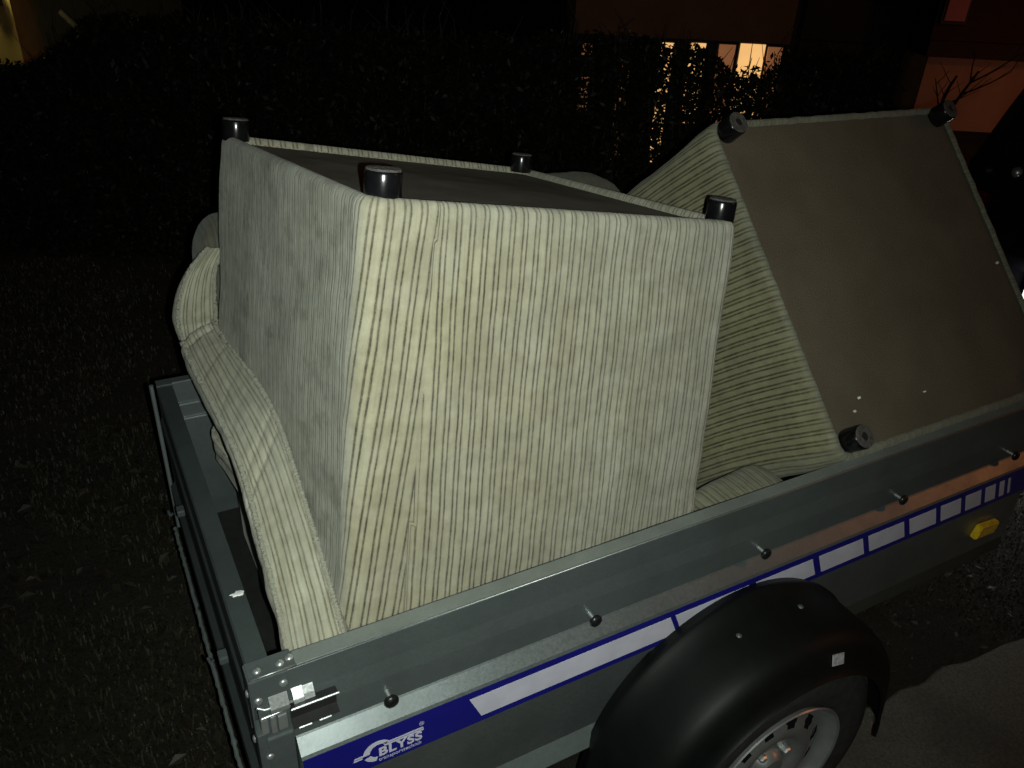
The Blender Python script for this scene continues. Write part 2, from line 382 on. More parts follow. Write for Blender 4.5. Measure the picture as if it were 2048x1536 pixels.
# floor, chassis, axle, drawbar
bm = bmesh.new(); box(bm, (0.035, 0.006, 0.405), (L - 0.032, 0.938, 0.42)); obj('floor', bm, M['floor'], tr)
bm = bmesh.new()
for y in (0.16, 0.76): box(bm, (0.05, y, 0.345), (L, y + 0.05, 0.403), 0.004)
obj('chassis_rail', bm, M['hem'], tr)
bm = bmesh.new(); tube(bm, [(0.95, -0.10, 0.28), (0.95, 1.05, 0.28)], 0.025, 12)
for y in (.18, .80): box(bm, (0.90, y - .02, 0.25), (1.0, y + .02, 0.35), 0.004)
obj('axle', bm, M['blacksteel'], tr, 50)
bm = bmesh.new(); tube(bm, [(1.5, 0.16, 0.37), (2.2, 0.36, 0.38), (2.75, 0.477, 0.40)], 0.022, 10); tube(bm, [(1.5, 0.80, 0.37), (2.2, 0.59, 0.38), (2.75, 0.477, 0.40)], 0.022, 10); box(bm, (2.70, 0.45, 0.39), (2.98, 0.505, 0.45), 0.01)
obj('drawbar', bm, M['hem'], tr, 50)

# corner bracket, rivets, latch on the near left corner
cb = bpy.data.objects.new('corner_bracket', None); COL.objects.link(cb); cb.parent = tr
bm = bmesh.new(); box(bm, (-0.002, -0.0025, 0.826), (0.064, 0.033, 0.8285), 0.001); box(bm, (-0.003, -0.0055, 0.775), (0.052, -0.001, 0.8275), 0.0015); box(bm, (-0.0045, -0.004, 0.71), (-0.0015, 0.032, 0.8275), 0.001)
obj('bracket_plate', bm, M['rail'], cb)
bm = bmesh.new(); tube(bm, [(-0.002, -0.002, 0.829), (0.030, -0.002, 0.8292), (0.066, -0.0018, 0.829)], 0.0016, 6)
for i in range(30):
    pass
tube(bm, [(0.012, -0.0006, 0.8255), (L - .01, -0.0006, 0.8255)], 0.0011, 8)
obj('rail_edge', bm, M['edge'], tr, 180)
for c, ax in (((0.045, 0.012, 0.8285), (0, 0, 1)), ((0.060, 0.017, 0.828), (0, 0, 1)), ((0.012, 0.012, 0.8285), (0, 0, 1)), ((0.044, -0.0055, 0.806), (0, -1, 0)), ((0.006, -0.0055, 0.787), (0, -1, 0)), ((0.010, -0.012, 0.668), (0, -1, 0)), ((-0.005, 0.012, 0.79), (-1, 0, 0)), ((-0.005, 0.012, 0.69), (-1, 0, 0)), ((-0.005, 0.02, 0.60), (-1, 0, 0))):
    bm = bmesh.new(); lathe(bm, [(0.0062, 0), (0.0058, 0.0018), (0.0035, 0.0032), (0.0008, 0.0036)], c, ax, 12); obj('rivet', bm, M['bright'], cb, 60)
bm = bmesh.new(); tube(bm, [(0.002, -0.0075, 0.776), (0.012, -0.012, 0.772), (0.05, -0.0125, 0.770), (0.056, -0.010, 0.766), (0.054, -0.0085, 0.760), (0.03, -0.0125, 0.757), (0.006, -0.0125, 0.756)], 0.0024, 8)
lt = bpy.data.objects.new('latch', None); COL.objects.link(lt); lt.parent = tr
obj('wire_loop', bm, M['bright'], lt, 60)
bm = bmesh.new(); prism(bm, [(-0.0056, 0.788), (-0.0160, 0.770), (-0.0165, 0.762), (-0.0056, 0.762)], 0.020, 0.047, 'x'); prism(bm, [(-0.0005, 0.783), (-0.0120, 0.770), (-0.0150, 0.760), (-0.0005, 0.760)], 0.054, 0.070, 'x'); prism(bm, [(-0.0005, 0.781), (-0.0085, 0.771), (-0.0150, 0.760), (-0.0005, 0.760)], 0.0705, 0.086, 'x')
box(bm, (0.004, -0.0125, 0.720), (0.014, -0.0080, 0.752), 0.0015); box(bm, (0.017, -0.0160, 0.718), (0.026, -0.0080, 0.756), 0.0035); box(bm, (0.028, -0.0140, 0.719), (0.042, -0.0080, 0.750), 0.002)
obj('latch_plate', bm, M['bright'], lt)
bm = bmesh.new()
prism(bm, [(-0.006, 0.762), (-0.022, 0.765), (-0.024, 0.762), (-0.010, 0.757), (-0.008, 0.728), (-0.024, 0.724), (-0.022, 0.720), (-0.005, 0.724)], 0.048, 0.118, 'x', 1)
obj('latch_handle', bm, M['blacksteel'], lt)
bm = bmesh.new(); tube(bm, [(0.055, -0.0245, 0.7225), (0.074, -0.0245, 0.7225)], 0.0016, 6); obj('latch_edge', bm, M['bright'], lt); bm = bmesh.new(); tube(bm, [(0.086, -0.0245, 0.7225), (0.104, -0.0245, 0.7225)], 0.0016, 6); obj('latch_edge', bm, M['bright'], lt); bm = bmesh.new(); tube(bm, [(0.047, -0.0235, 0.7655), (0.119, -0.0235, 0.7655)], 0.0016, 6)
obj('latch_edge', bm, M['bright'], lt)

# tarpaulin knobs
def knob_mesh(x):
    bm = bmesh.new(); o = (x, -0.0036, 0.703); lathe(bm, [(0.0040, 0), (0.0035, 0.012), (0.004, 0.020)], o, (0, -1, 0), 12)
    return bm
def cap_bm(x):
    bm = bmesh.new(); lathe(bm, [(0.004, 0.018), (0.011, 0.019), (0.0125, 0.0225), (0.011, 0.026), (0.006, 0.0285), (0.0045, 0.0275), (0.001, 0.0275)], (x, -0.0036, 0.703), (0, -1, 0), 24)
    return bm
for x in (0.200, 0.588, 1.000, 1.415, 1.83):
    kn = obj('knob', cap_bm(x), M['knob'], tr, 50)
    obj('knob_stem', knob_mesh(x), M['bright'], kn, 50)

# blue tape with slanted white fields, 2 mm proud of the sheet
def flat_xz(bm, pts, y):
    vs_ = [bm.verts.new((p[0], y, p[1])) for p in pts]; bm.faces.new(vs_)
YT = -0.0306
bm = bmesh.new(); box(bm, (0.053, YT, 0.570), (L, -0.0301, 0.6525))
tape = obj('blue_tape', bm, M['blue'], tr)
for a, b in ((.336, .765), (.777, .966), (.985, 1.147), (1.166, 1.302), (1.32, 1.439), (1.458, 1.552), (1.57, 1.645), (1.663, 1.723), (1.74, 1.78), (1.797, 1.816), (1.832, 1.841)):
    bm = bmesh.new(); s = 0.024
    top, bot = 0.637, 0.584
    p = [(a, top), (b, top), (b + s, bot), (a + s, bot)]
    prism(bm, p, YT - 0.0005, YT + 0.0002, 'y'); obj('white_field', bm, M['white'], tape)
# lettering and emblem: real flat print on the tape
def text(body, x, z, size, y, shear=0.0, offset=0.0, sx=1.0, parent=None, name='lettering', m=None, space=1.0):
    c = bpy.data.curves.new('t', 'FONT'); c.body = body; c.size = size; c.shear = shear; c.offset = offset; c.extrude = 0.0001; c.space_character = space
    o = bpy.data.objects.new('t', c); COL.objects.link(o)
    bpy.context.view_layer.update()
    me = bpy.data.meshes.new_from_object(o.evaluated_get(bpy.context.evaluated_depsgraph_get()))
    bpy.data.objects.remove(o)
    for v in me.vertices: v.co = V((x + v.co.x * sx, y - v.co.z, z + v.co.y))
    me.materials.clear()
    return link(name, me, m or M['print'], parent)
YL = YT - 0.0004
logo = bpy.data.objects.new('logo', None); COL.objects.link(logo); logo.parent = tape
text('BLYSS', 0.1725, 0.5905, 0.0275, YL, shear=0.0, offset=0.0009, sx=1.02, parent=logo, space=1.08)
text('transporttechnik', 0.1725, 0.5785, 0.0120, YL, sx=0.93, parent=logo)
text('\u00ae', 0.2440, 0.6240, 0.0120, YL, parent=logo)
bm = bmesh.new()
def band(bm, pts_o, pts_i, y0, y1):
    n = len(pts_o)
    for i in range(n - 1):
        prism(bm, [pts_o[i], pts_o[i + 1], pts_i[i + 1], pts_i[i]], y0, y1, 'y')
cx, cz = 0.1715, 0.6055
def arc(a0, a1, ro, ri, n=14):
    A = [math.radians(a0 + (a1 - a0) * i / n) for i in range(n + 1)]
    return [(cx + ro * 1.05 * math.cos(a), cz + ro * math.sin(a)) for a in A], [(cx + ri * 1.05 * math.cos(a) + .002, cz + ri * math.sin(a)) for a in A]
o1, i1 = arc(38, 178, 0.0235, 0.0145); band(bm, o1, i1, YL, YL + 0.0002)
o1, i1 = arc(204, 262, 0.0235, 0.0145); band(bm, o1, i1, YL, YL + 0.0002)
for z0, z1, xa, xb in ((0.6155, 0.6190, 0.182, 0.252), (0.6105, 0.6140, 0.184, 0.2525)):
    prism(bm, [(xa, z0), (xb, z0), (xb - .001, z1), (xa - .002, z1)], YL, YL + 0.0002, 'y')
for z0, z1, xa, xb in ((0.6045, 0.6080, 0.131, 0.158), (0.5995, 0.6030, 0.130, 0.1455)):
    prism(bm, [(xa, z0), (xb, z0), (xb, z1), (xa + .002, z1)], YL - 0.0001, YL + 0.0001, 'y')
obj('emblem', bm, M['print'], logo)

# amber side reflector
bm = bmesh.new(); prism(bm, [(1.789, 0.502), (1.866, 0.495), (1.858, 0.460), (1.776, 0.464)], -0.040, -0.0215, 'y')
bmesh.ops.bevel(bm, geom=bm.edges[:], offset=0.003, segments=2, affect='EDGES'); obj('side_reflector', bm, M['lens'], tr)

# fender: arch of ribbed plastic with rolled outer edge
FC = V((0.95, 0, 0.293))
def fender():
    bm = bmesh.new()
    prof = [(-0.028, 0.345), (-0.045, 0.349), (-0.050, 0.354), (-0.060, 0.355), (-0.066, 0.350), (-0.11, 0.350), (-0.160, 0.349), (-0.188, 0.345), (-0.206, 0.336), (-0.216, 0.322), (-0.226, 0.300), (-0.236, 0.279), (-0.243, 0.276), (-0.238, 0.272),
            (-0.222, 0.296), (-0.211, 0.318), (-0.200, 0.330), (-0.184, 0.338), (-0.15, 0.342), (-0.028, 0.338)]
    n = 64; rings = []
    for i in range(n + 1):
        a = math.radians(-8 + 196 * i / n)
        e = max(0, (1 - min(i, n - i) / 5)) * 0.012
        sx = 1.0 + 0.02 * abs(math.cos(a)); sz = 0.995
        rings.append([bm.verts.new((FC.x + (r + e) * sx * math.cos(a), y, FC.z + r * sz * math.sin(a))) for (y, r) in prof])
    k = len(prof)
    for i in range(n):
        for j in range(k): bm.faces.new((rings[i][j], rings[i][(j + 1) % k], rings[i + 1][(j + 1) % k], rings[i + 1][j]))
    bm.faces.new(rings[0][::-1]); bm.faces.new(rings[-1])
    return bm
fe = obj('fender', fender(), M['fender'], tr, 50)
bm = bmesh.new(); box(bm, (-.017, -.0008, -.011), (.017, .0008, .011))
st = obj('fender_sticker', bm, M['sticker'], fe); st.location = (1.025, -0.2250, 0.5900); st.rotation_euler = (math.radians(-24), math.radians(14), 0)
bm = bmesh.new(); lathe(bm, [(0.006, 0), (0.005, 0.002), (0.001, 0.003)], (1.02, -0.12, 0.6345), (0, 0, 1), 12); obj('fender_bolt', bm, M['rail'], fe, 60); bm = bmesh.new(); lathe(bm, [(0.006, 0), (0.005, 0.002), (0.001, 0.003)], (0.86, -0.12, 0.6295), (0, 0, 1), 12)
obj('fender_bolt', bm, M['rail'], fe, 60)

# wheel
def wheel(parent, c, sgn, R=0.285, rr=0.176, wd=0.155):
    """sgn -1: outer face towards -y"""
    wh = bpy.data.objects.new('wheel', None); COL.objects.link(wh); wh.parent = parent
    bm = bmesh.new()
    prof = [(rr - .004, 0.012), (rr + .010, 0.004), (rr + .02, 0.0015), (rr + .055, -0.003), (rr + .085, 0.004), (R - .010, 0.014), (R - .003, 0.024)]
    full = prof + [(R, 0.03), (R, wd * .5), (R, wd - .03)] + [(r, wd - h) for r, h in prof[::-1]]
    lathe(bm, full, c, (0, -sgn, 0), 96, False, False)
    ax = V((0, -sgn, 0))
    # tread blocks
    for i in range(72):
        a = 2 * PI * i / 72
        for k_, y in enumerate((0.030, 0.058, 0.090, 0.118)):
            m = Matrix.Translation(V(c)) @ Matrix.Rotation(a + k_ * 0.03, 4, 'Y')
            yy = -sgn * (y + .008)
            box(bm, (-0.0095, yy - .010, R - 0.002), (0.0095, yy + .010, R + 0.005), 0, m)
    obj('tyre', bm, M['tyre'], wh, 50)
    bm = bmesh.new(); n = 192
    prof = [(rr + .003, 0.001), (rr + .001, -0.002), (rr - .004, 0.001), (rr - .007, 0.010), (rr - .011, 0.020), (rr - .017, 0.028), (0.152, 0.030), (0.148, 0.029), (0.141, 0.026), (0.132, 0.023), (0.122, 0.020), (0.112, 0.016), (0.100, 0.012), (0.086, 0.014), (0.074, 0.024), (0.062, 0.030), (0.040, 0.030), (0.036, 0.018), (0.028, 0.010), (0.001, 0.008)]
    rings = []
    for (r, h) in prof: rings.append([bm.verts.new(V(c) + V((r * math.cos(2 * PI * i / n), -sgn * h, r * math.sin(2 * PI * i / n)))) for i in range(n)])
    holes = {8: 3, 9: 4, 10: 3}
    for i in range(len(rings) - 1):
        for j in range(n):
            ph = (j % 16) - 7.5
            if i in holes and abs(ph) < holes[i]: continue
            bm.faces.new((rings[i][j], rings[i][(j + 1) % n], rings[i + 1][(j + 1) % n], rings[i + 1][j]))
    bm.faces.new(rings[-1])
    rim = obj('rim', bm, M['rim'], wh, 40)
    bm = bmesh.new(); lathe(bm, [(rr - .012, 0.06), (0.02, 0.07)], c, (0, -sgn, 0), 48, False, True); obj('brake_drum', bm, M['blacksteel'], wh, 50)
    for i in range(4):
        a = 2 * PI * (i + .35) / 4
        bm = bmesh.new(); lathe(bm, [(0.0095, 0.0), (0.0095, 0.012), (0.007, 0.016), (0.001, 0.017)], V(c) + V((0.051 * math.cos(a), -sgn * 0.030, 0.051 * math.sin(a))), (0, sgn, 0), 6)
        obj('wheel_bolt', bm, M['bright'], wh)
    return wh
wheel(tr, V((0.95, -0.222, 0.285)), -1)
wheel(tr, V((0.95, W + 0.222, 0.285)), 1)
bm = bmesh.new(); rs = random.Random(3); top = []; low = []
for i in range(26):
    a = 2 * PI * i / 26; r = 1 + .28 * math.sin(5 * a) * (1 if math.cos(a) < 0 else .2) + rs.uniform(-.08, .08)
    x, y = 0.022 + 0.0105 * r * math.cos(a), 0.185 + (0.0062 + .002 * math.cos(a)) * r * math.sin(a)
    top.append(bm.verts.new((x * .8 + .022 * .2, y * .8 + .185 * .2, 0.8248))); low.append(bm.verts.new((x, y, 0.8229)))
bm.faces.new(top)
for i in range(26): bm.faces.new((low[i], low[(i + 1) % 26], top[(i + 1) % 26], top[i]))
obj('white_splash', bm, M['speck'], tg, 60)

# ------------------------------------------------------------------ upholstered boxes
def hexa(c, r, Lc, profile, wearf, ustretch=None, amp=0.004, seam=None, nside=34, nlev=34, seed=0.0, rim_pleat=0.0, slant=None):
    """c: 8 corners (NL,NR,FR,FL top; NLb,NRb,FRb,FLb). Returns bm with uv 'UVMap' and vertex attr wear"""
    T = [V(p) for p in c[:4]]; B = [V(p) for p in c[4:]]
    LA = ((T[1] - T[0]).length + (T[2] - T[3]).length) / 2; LB = ((T[3] - T[0]).length + (T[2] - T[1]).length) / 2
    def P(a, b, d):   # a,b in metres, d metres down
        s, t, q = a / LA, b / LB, d / Lc
        top = (T[0] * (1 - s) + T[1] * s) * (1 - t) + (T[3] * (1 - s) + T[2] * s) * t
        bot = (B[0] * (1 - s) + B[1] * s) * (1 - t) + (B[3] * (1 - s) + B[2] * s) * t
        return top * (1 - q) + bot * q
    def loop():
        pts = []  # (a,b, na,nb, u)
        rs = r  # corner radii NL,NR,FR,FL
        def arcpts(ca, cb, rad, a0): return [(ca + rad * math.cos(math.radians(a0 + 90 * i / 7)), cb + rad * math.sin(math.radians(a0 + 90 * i / 7)), math.cos(math.radians(a0 + 90 * i / 7)), math.sin(math.radians(a0 + 90 * i / 7))) for i in range(8)]
        def line(p, q, nn, n):
            return [(p[0] + (q[0] - p[0]) * i / n, p[1] + (q[1] - p[1]) * i / n, nn[0], nn[1]) for i in range(1, n)]
        pts += arcpts(rs[0], rs[0], rs[0], 180)
        pts += line((rs[0], 0), (LA - rs[1], 0), (0, -1), nside * 3)
        pts += arcpts(LA - rs[1], rs[1], rs[1], 270)
        pts += line((LA, rs[1]), (LA, LB - rs[2]), (1, 0), nside)
        pts += arcpts(LA - rs[2], LB - rs[2], rs[2], 0)
        pts += line((LA - rs[2], LB), (rs[3], LB), (0, 1), nside)
        pts += arcpts(rs[3], LB - rs[3], rs[3], 90)
        pts += line((0, LB - rs[3]), (0, rs[0]), (-1, 0), nside)
        u = 0; out = []
        for i, p in enumerate(pts):
            if i: u += math.hypot(p[0] - pts[i - 1][0], p[1] - pts[i - 1][1])
            out.append((*p, u))
        out.append((*pts[0], u + math.hypot(pts[0][0] - pts[-1][0], pts[0][1] - pts[-1][1])))
        return out
    LP = loop(); bm = bmesh.new(); uvl = bm.loops.layers.uv.new('UVMap'); wl = bm.verts.layers.float.new('wear')
    levels = list(profile) + [(0, profile[-1][1] + (Lc - profile[-1][1]) * (i + 1) / nlev) for i in range(nlev)]
    vv = 0; rings = []; vcoord = []
    for li, (ins, d) in enumerate(levels):
        if li: vv += math.hypot(ins - levels[li - 1][0], d - levels[li - 1][1])
        ring = []
        for (a, b, na, nb, u) in LP:
            pl = rim_pleat * math.sin(u * 2 * PI / 0.013 + 2 * noise.noise(V((u * 20, 0, seed)))) * (1 if d < 0.012 else 0)
            aa, bb = a - na * (ins + pl), b - nb * (ins + pl)
            base = P(aa, bb, d)
            nrm = (P(aa + na * .01, bb + nb * .01, d) - base).normalized()
            k = min(1.0, max(0, d) / 0.06)
            dsp = amp * k * (noise.noise(base * 5 + V((seed, 0, 0))) * 1.3 + 0.35 * noise.noise(base * 17 + V((seed, 9, 0))))
            dsp += 0.0012 * noise.noise(V((u * 55, d * 9, seed))) * math.exp(-d / 0.12)
            if d < 0.02: dsp += 0.0022 * noise.noise(V((u * 38, li * .4, seed + 3)))
            if seam and d > .01:
                for su, wd_ in seam:
                    uu = su - 0.03 * d if slant else su
                    dsp -= 0.003 * math.exp(-((u - uu) / wd_) ** 2)
            v = bm.verts.new(base + nrm * dsp); v[wl] = wearf(u, d, LP[-1][4]); ring.append(v)
        rings.append(ring); vcoord.append(vv)
    for i in range(len(rings) - 1):
        for j in range(len(LP) - 1):
            f = bm.faces.new((rings[i][j], rings[i][j + 1], rings[i + 1][j + 1], rings[i + 1][j]))
            for lp, (ii, jj) in zip(f.loops, ((i, j), (i, j + 1), (i + 1, j + 1), (i + 1, j))):
                u, vq = LP[jj][4], vcoord[ii]
                if slant: u = slant(u, vq, LP[-1][4])
                if ustretch: u = ustretch(u)
                lp[uvl].uv = (u, vq)
    # dust cover outline at inset of the first level, a little lower
    inner = []
    for (a, b, na, nb, u) in LP[:-1]:
        inner.append(P(a - na * (levels[0][0] - .004), b - nb * (levels[0][0] - .004), levels[0][1] + 0.0025))
    return bm, inner, P, LA, LB
def fab_obj(name, bm, m, parent):
    me = bpy.data.meshes.new(name); bmesh.ops.recalc_face_normals(bm, faces=bm.faces); bm.to_mesh(me); bm.free(); me.shade_smooth()
    return link(name, me, m, parent)
def cover(inner, P, LA, LB, parent, m, sag=0.006, seed=0):
    """dust cover: outline loops shrinking to the centre, slack and wrinkled"""
    bm = bmesh.new(); c = sum(inner, V()) / len(inner); nrm = (P(LA / 2, LB / 2, 0.1) - P(LA / 2, LB / 2, 0)).normalized(); rings = []
    n = 22
    for k in range(n):
        t = k / n; ring = []
        for p in inner:
            q = p.lerp(c, t)
            s = sag * (1 - (1 - min(1, t * 3)) ** 2) * (0.6 + 0.8 * noise.noise(q * 2.2 + V((seed, 0, 0)))) + 0.0014 * noise.noise(q * 14 + V((seed, 0, 0))) * min(1, t * 8)
            ring.append(bm.verts.new(q + nrm * s))
        rings.append(ring)
    m_ = len(inner)
    for k in range(n - 1):
        for j in range(m_): bm.faces.new((rings[k][j], rings[k][(j + 1) % m_], rings[k + 1][(j + 1) % m_], rings[k + 1][j]))
    bm.faces.new(rings[-1]); return obj('dust_cover', bm, m, parent, 180)
PROF = [(0.026, 0.0105), (0.023, 0.005), (0.019, 0.000), (0.014, -0.0015), (0.007, 0.0005), (0.002, 0.006), (0.0, 0.014)]

# --- upside-down armchair
A = thing('armchair', 'upside-down striped cream armchair standing on its head, black feet up, at the trailer tail', 'armchair')
At = [V((0.250, 0.148, 1.458)), V((0.970, 0.186, 1.329)), V((0.952, 0.932, 1.241)), V((0.205, 0.916, 1.379))]
Am = [V((0.166, 0.069, 0.849)), V((0.935, 0.110, 0.714)), V((0.870, 0.877, 0.638)), V((0.101, 0.836, 0.773))]
HA = 0.72
Ab = [t + (m - t).normalized() * HA for t, m in zip(At, Am)]
def wearA(u, d, U):
    x = 0.10 + 0.12 * noise.noise(V((u * 3, d * 3, 1)))
    # left side (last ~0.76 m of the loop) rubbed grey; right edge of the front slightly worn
    left = max(0, min(1, (u - (U - 0.78)) / 0.05)) if u > U / 2 else 0
    if u < 0.020: left = 1 - u / 0.022
    if left > 0: x = max(x, left * (0.92 + 0.1 * noise.noise(V((u * 4, d * 4, 2)))))
    fr = max(0, min(1, (u - 0.22) / 0.45)) if u < 0.80 else 0
    x += 0.36 * fr + 0.30 * math.exp(-d / .035)
    return max(0, min(1, x))
def slantA(u, v, U):
    if u < 0.137 - 0.03 * v: return u * 0.9 + 0.085 * v
    if u > U - 0.9: return u * 0.9
    return u + 0.0045
bm, inner, P, LA, LB = hexa(At + Ab, (0.034, 0.022, 0.03, 0.03), HA, PROF, wearA, amp=0.0045, seam=[(0.137, 0.003)], nlev=60, seed=1.3, slant=slantA, rim_pleat=0.0006)
fab_obj('upholstery', bm, M['fab'], A)
cover(inner, P, LA, LB, A, M['dust_a'], 0.005, 5)
nA = (P(LA / 2, LB / 2, 0) - P(LA / 2, LB / 2, .1)).normalized()
def leg_pair(c, ax, r, h, hole, parent, lean=0.0):
    ax = (V(ax) + V((random.uniform(-1, 1), random.uniform(-1, 1), 0)) * lean).normalized()
    bm = bmesh.new(); lathe(bm, [(r * 0.95, -0.006), (r, 0.0), (r * 0.985, h * .5), (r * 0.99, h - .004), (r * 0.95, h - .001), (r * .9, h)], c, ax, 40)
    lg = obj('leg', bm, M['leg'], parent, 50)
    bm = bmesh.new(); t = ax.orthogonal().normalized(); b = ax.cross(t); n = 40; ri = 0.35 * r if hole else 0.002; rings = []
    for rad, hh in ((r * .93, h - .0005), (r * .90, h + .0025), ((r * .9 + ri) / 2, h + .003), (ri, h + .0025), (ri, h + .0003)):
        rings.append([bm.verts.new(V(c) + ax * (hh + 0.0012 * noise.noise(V((i * .9, rad * 200, c[0])))) + (t * math.cos(2 * PI * i / n) + b * math.sin(2 * PI * i / n)) * rad * (1 + .03 * noise.noise(V((i * .7, 1, c[0]))))) for i in range(n)])
    for q in range(4):
        for j in range(n): bm.faces.new((rings[q][j], rings[q][(j + 1) % n], rings[q + 1][(j + 1) % n], rings[q + 1][j]))
    obj('felt_pad', bm, M['felt'], lg, 60)
    if hole:
        bm = bmesh.new(); lathe(bm, [(ri, 0.0012), (ri * .5, 0.0008), (0.001, 0.0006)], V(c) + ax * h, ax, 20); obj('screw_hole', bm, M['hole'], lg, 60)
for (a, b) in ((0.043, 0.036), (LA - 0.020, 0.036), (LA - 0.043, LB - 0.040), (0.024, LB - 0.045)):
    leg_pair(P(a, b, 0.0), nA, 0.0265, 0.035, False, A, 0.012)
# narrower backrest end the chair stands on
bm = bmesh.new(); cs = [P(a, b, HA - .01) for a, b in ((.08, .06), (LA - .1, .06), (LA - .1, LB - .08), (.08, LB - .08))]
lo = [V((c.x + 0.01, c.y, 0.4215)) for c in cs]
r0 = [bm.verts.new(c) for c in cs]; r1 = [bm.verts.new(c) for c in lo]
for j in range(4): bm.faces.new((r0[j], r0[(j + 1) % 4], r1[(j + 1) % 4], r1[j]))
bm.faces.new(r0); bm.faces.new(r1[::-1]); bmesh.ops.bevel(bm, geom=bm.edges[:], offset=0.02, segments=3, affect='EDGES')
obj('backrest', bm, M['fab_c'], A, 60)

# --- tipped sofa section
B = thing('sofa_section', 'striped sofa section tipped on its side, plain brown underside with round feet facing out', 'sofa')
Bt = [V((1.225, 0.020, 0.825)), V((2.020, 0.020, 0.829)), V((1.994, 0.550, 1.418)), V((1.200, 0.574, 1.418))]  # loop order NL,NR,FR,FL seen from outside
wB = V((-0.084, 0.732, -0.676)); HB = 0.575
# order so that the loop starts at the lower left corner and runs along the lower edge
Bb = [p + wB * HB for p in Bt]
def wearB(u, d, U):
    x = 0.12 + 0.15 * noise.noise(V((u * 3, d * 3, 5)))
    if u < U * 0.72: x += 0.35
    x += 0.55 * math.exp(-d / .012)
    return max(0, min(1, x))
def slantB(u, v, U): return u + 0.02 * math.sin(v * 5)
bm, innB, PB, LAB, LBB = hexa(Bt + Bb, (0.038, 0.03, 0.035, 0.04), HB, [(0.020, 0.0035), (0.017, -0.0015), (0.012, -0.0035), (0.006, -0.001), (0.0015, 0.005), (0.0, 0.012)], wearB, amp=0.006, nlev=40, seed=4.1, rim_pleat=0.0009, slant=slantB)
fab_obj('upholstery', bm, M['fab_b'], B)
cover(innB, PB, LAB, LBB, B, M['dust'], 0.004, 11)
nB = (PB(LAB / 2, LBB / 2, 0) - PB(LAB / 2, LBB / 2, .1)).normalized()
for (a, b) in ((0.046, 0.043), (LAB - 0.05, 0.045), (LAB - 0.045, LBB - 0.032), (0.045, LBB - 0.030)):
    leg_pair(PB(a, b, 0.0), nB, 0.027, 0.040, True, B, 0.01)

for (x, y, z, r) in ((1.34, 0.102, 0.918, .0026), (1.542, 0.082, 0.897, .0022), (1.313, 0.085, 0.90, .0026), (1.971, 0.257, 1.086, .0032)):
    bm = bmesh.new(); lathe(bm, [(r, -.004), (r, 0.0015), (r * .5, 0.0025)], (x, y, z), nB, 7)
    for v in bm.verts: v.co += V((noise.noise(v.co * 900), 0, noise.noise(v.co * 900 + V((5, 5, 5))))) * .002
    obj('lint', bm, M['speck'], B)
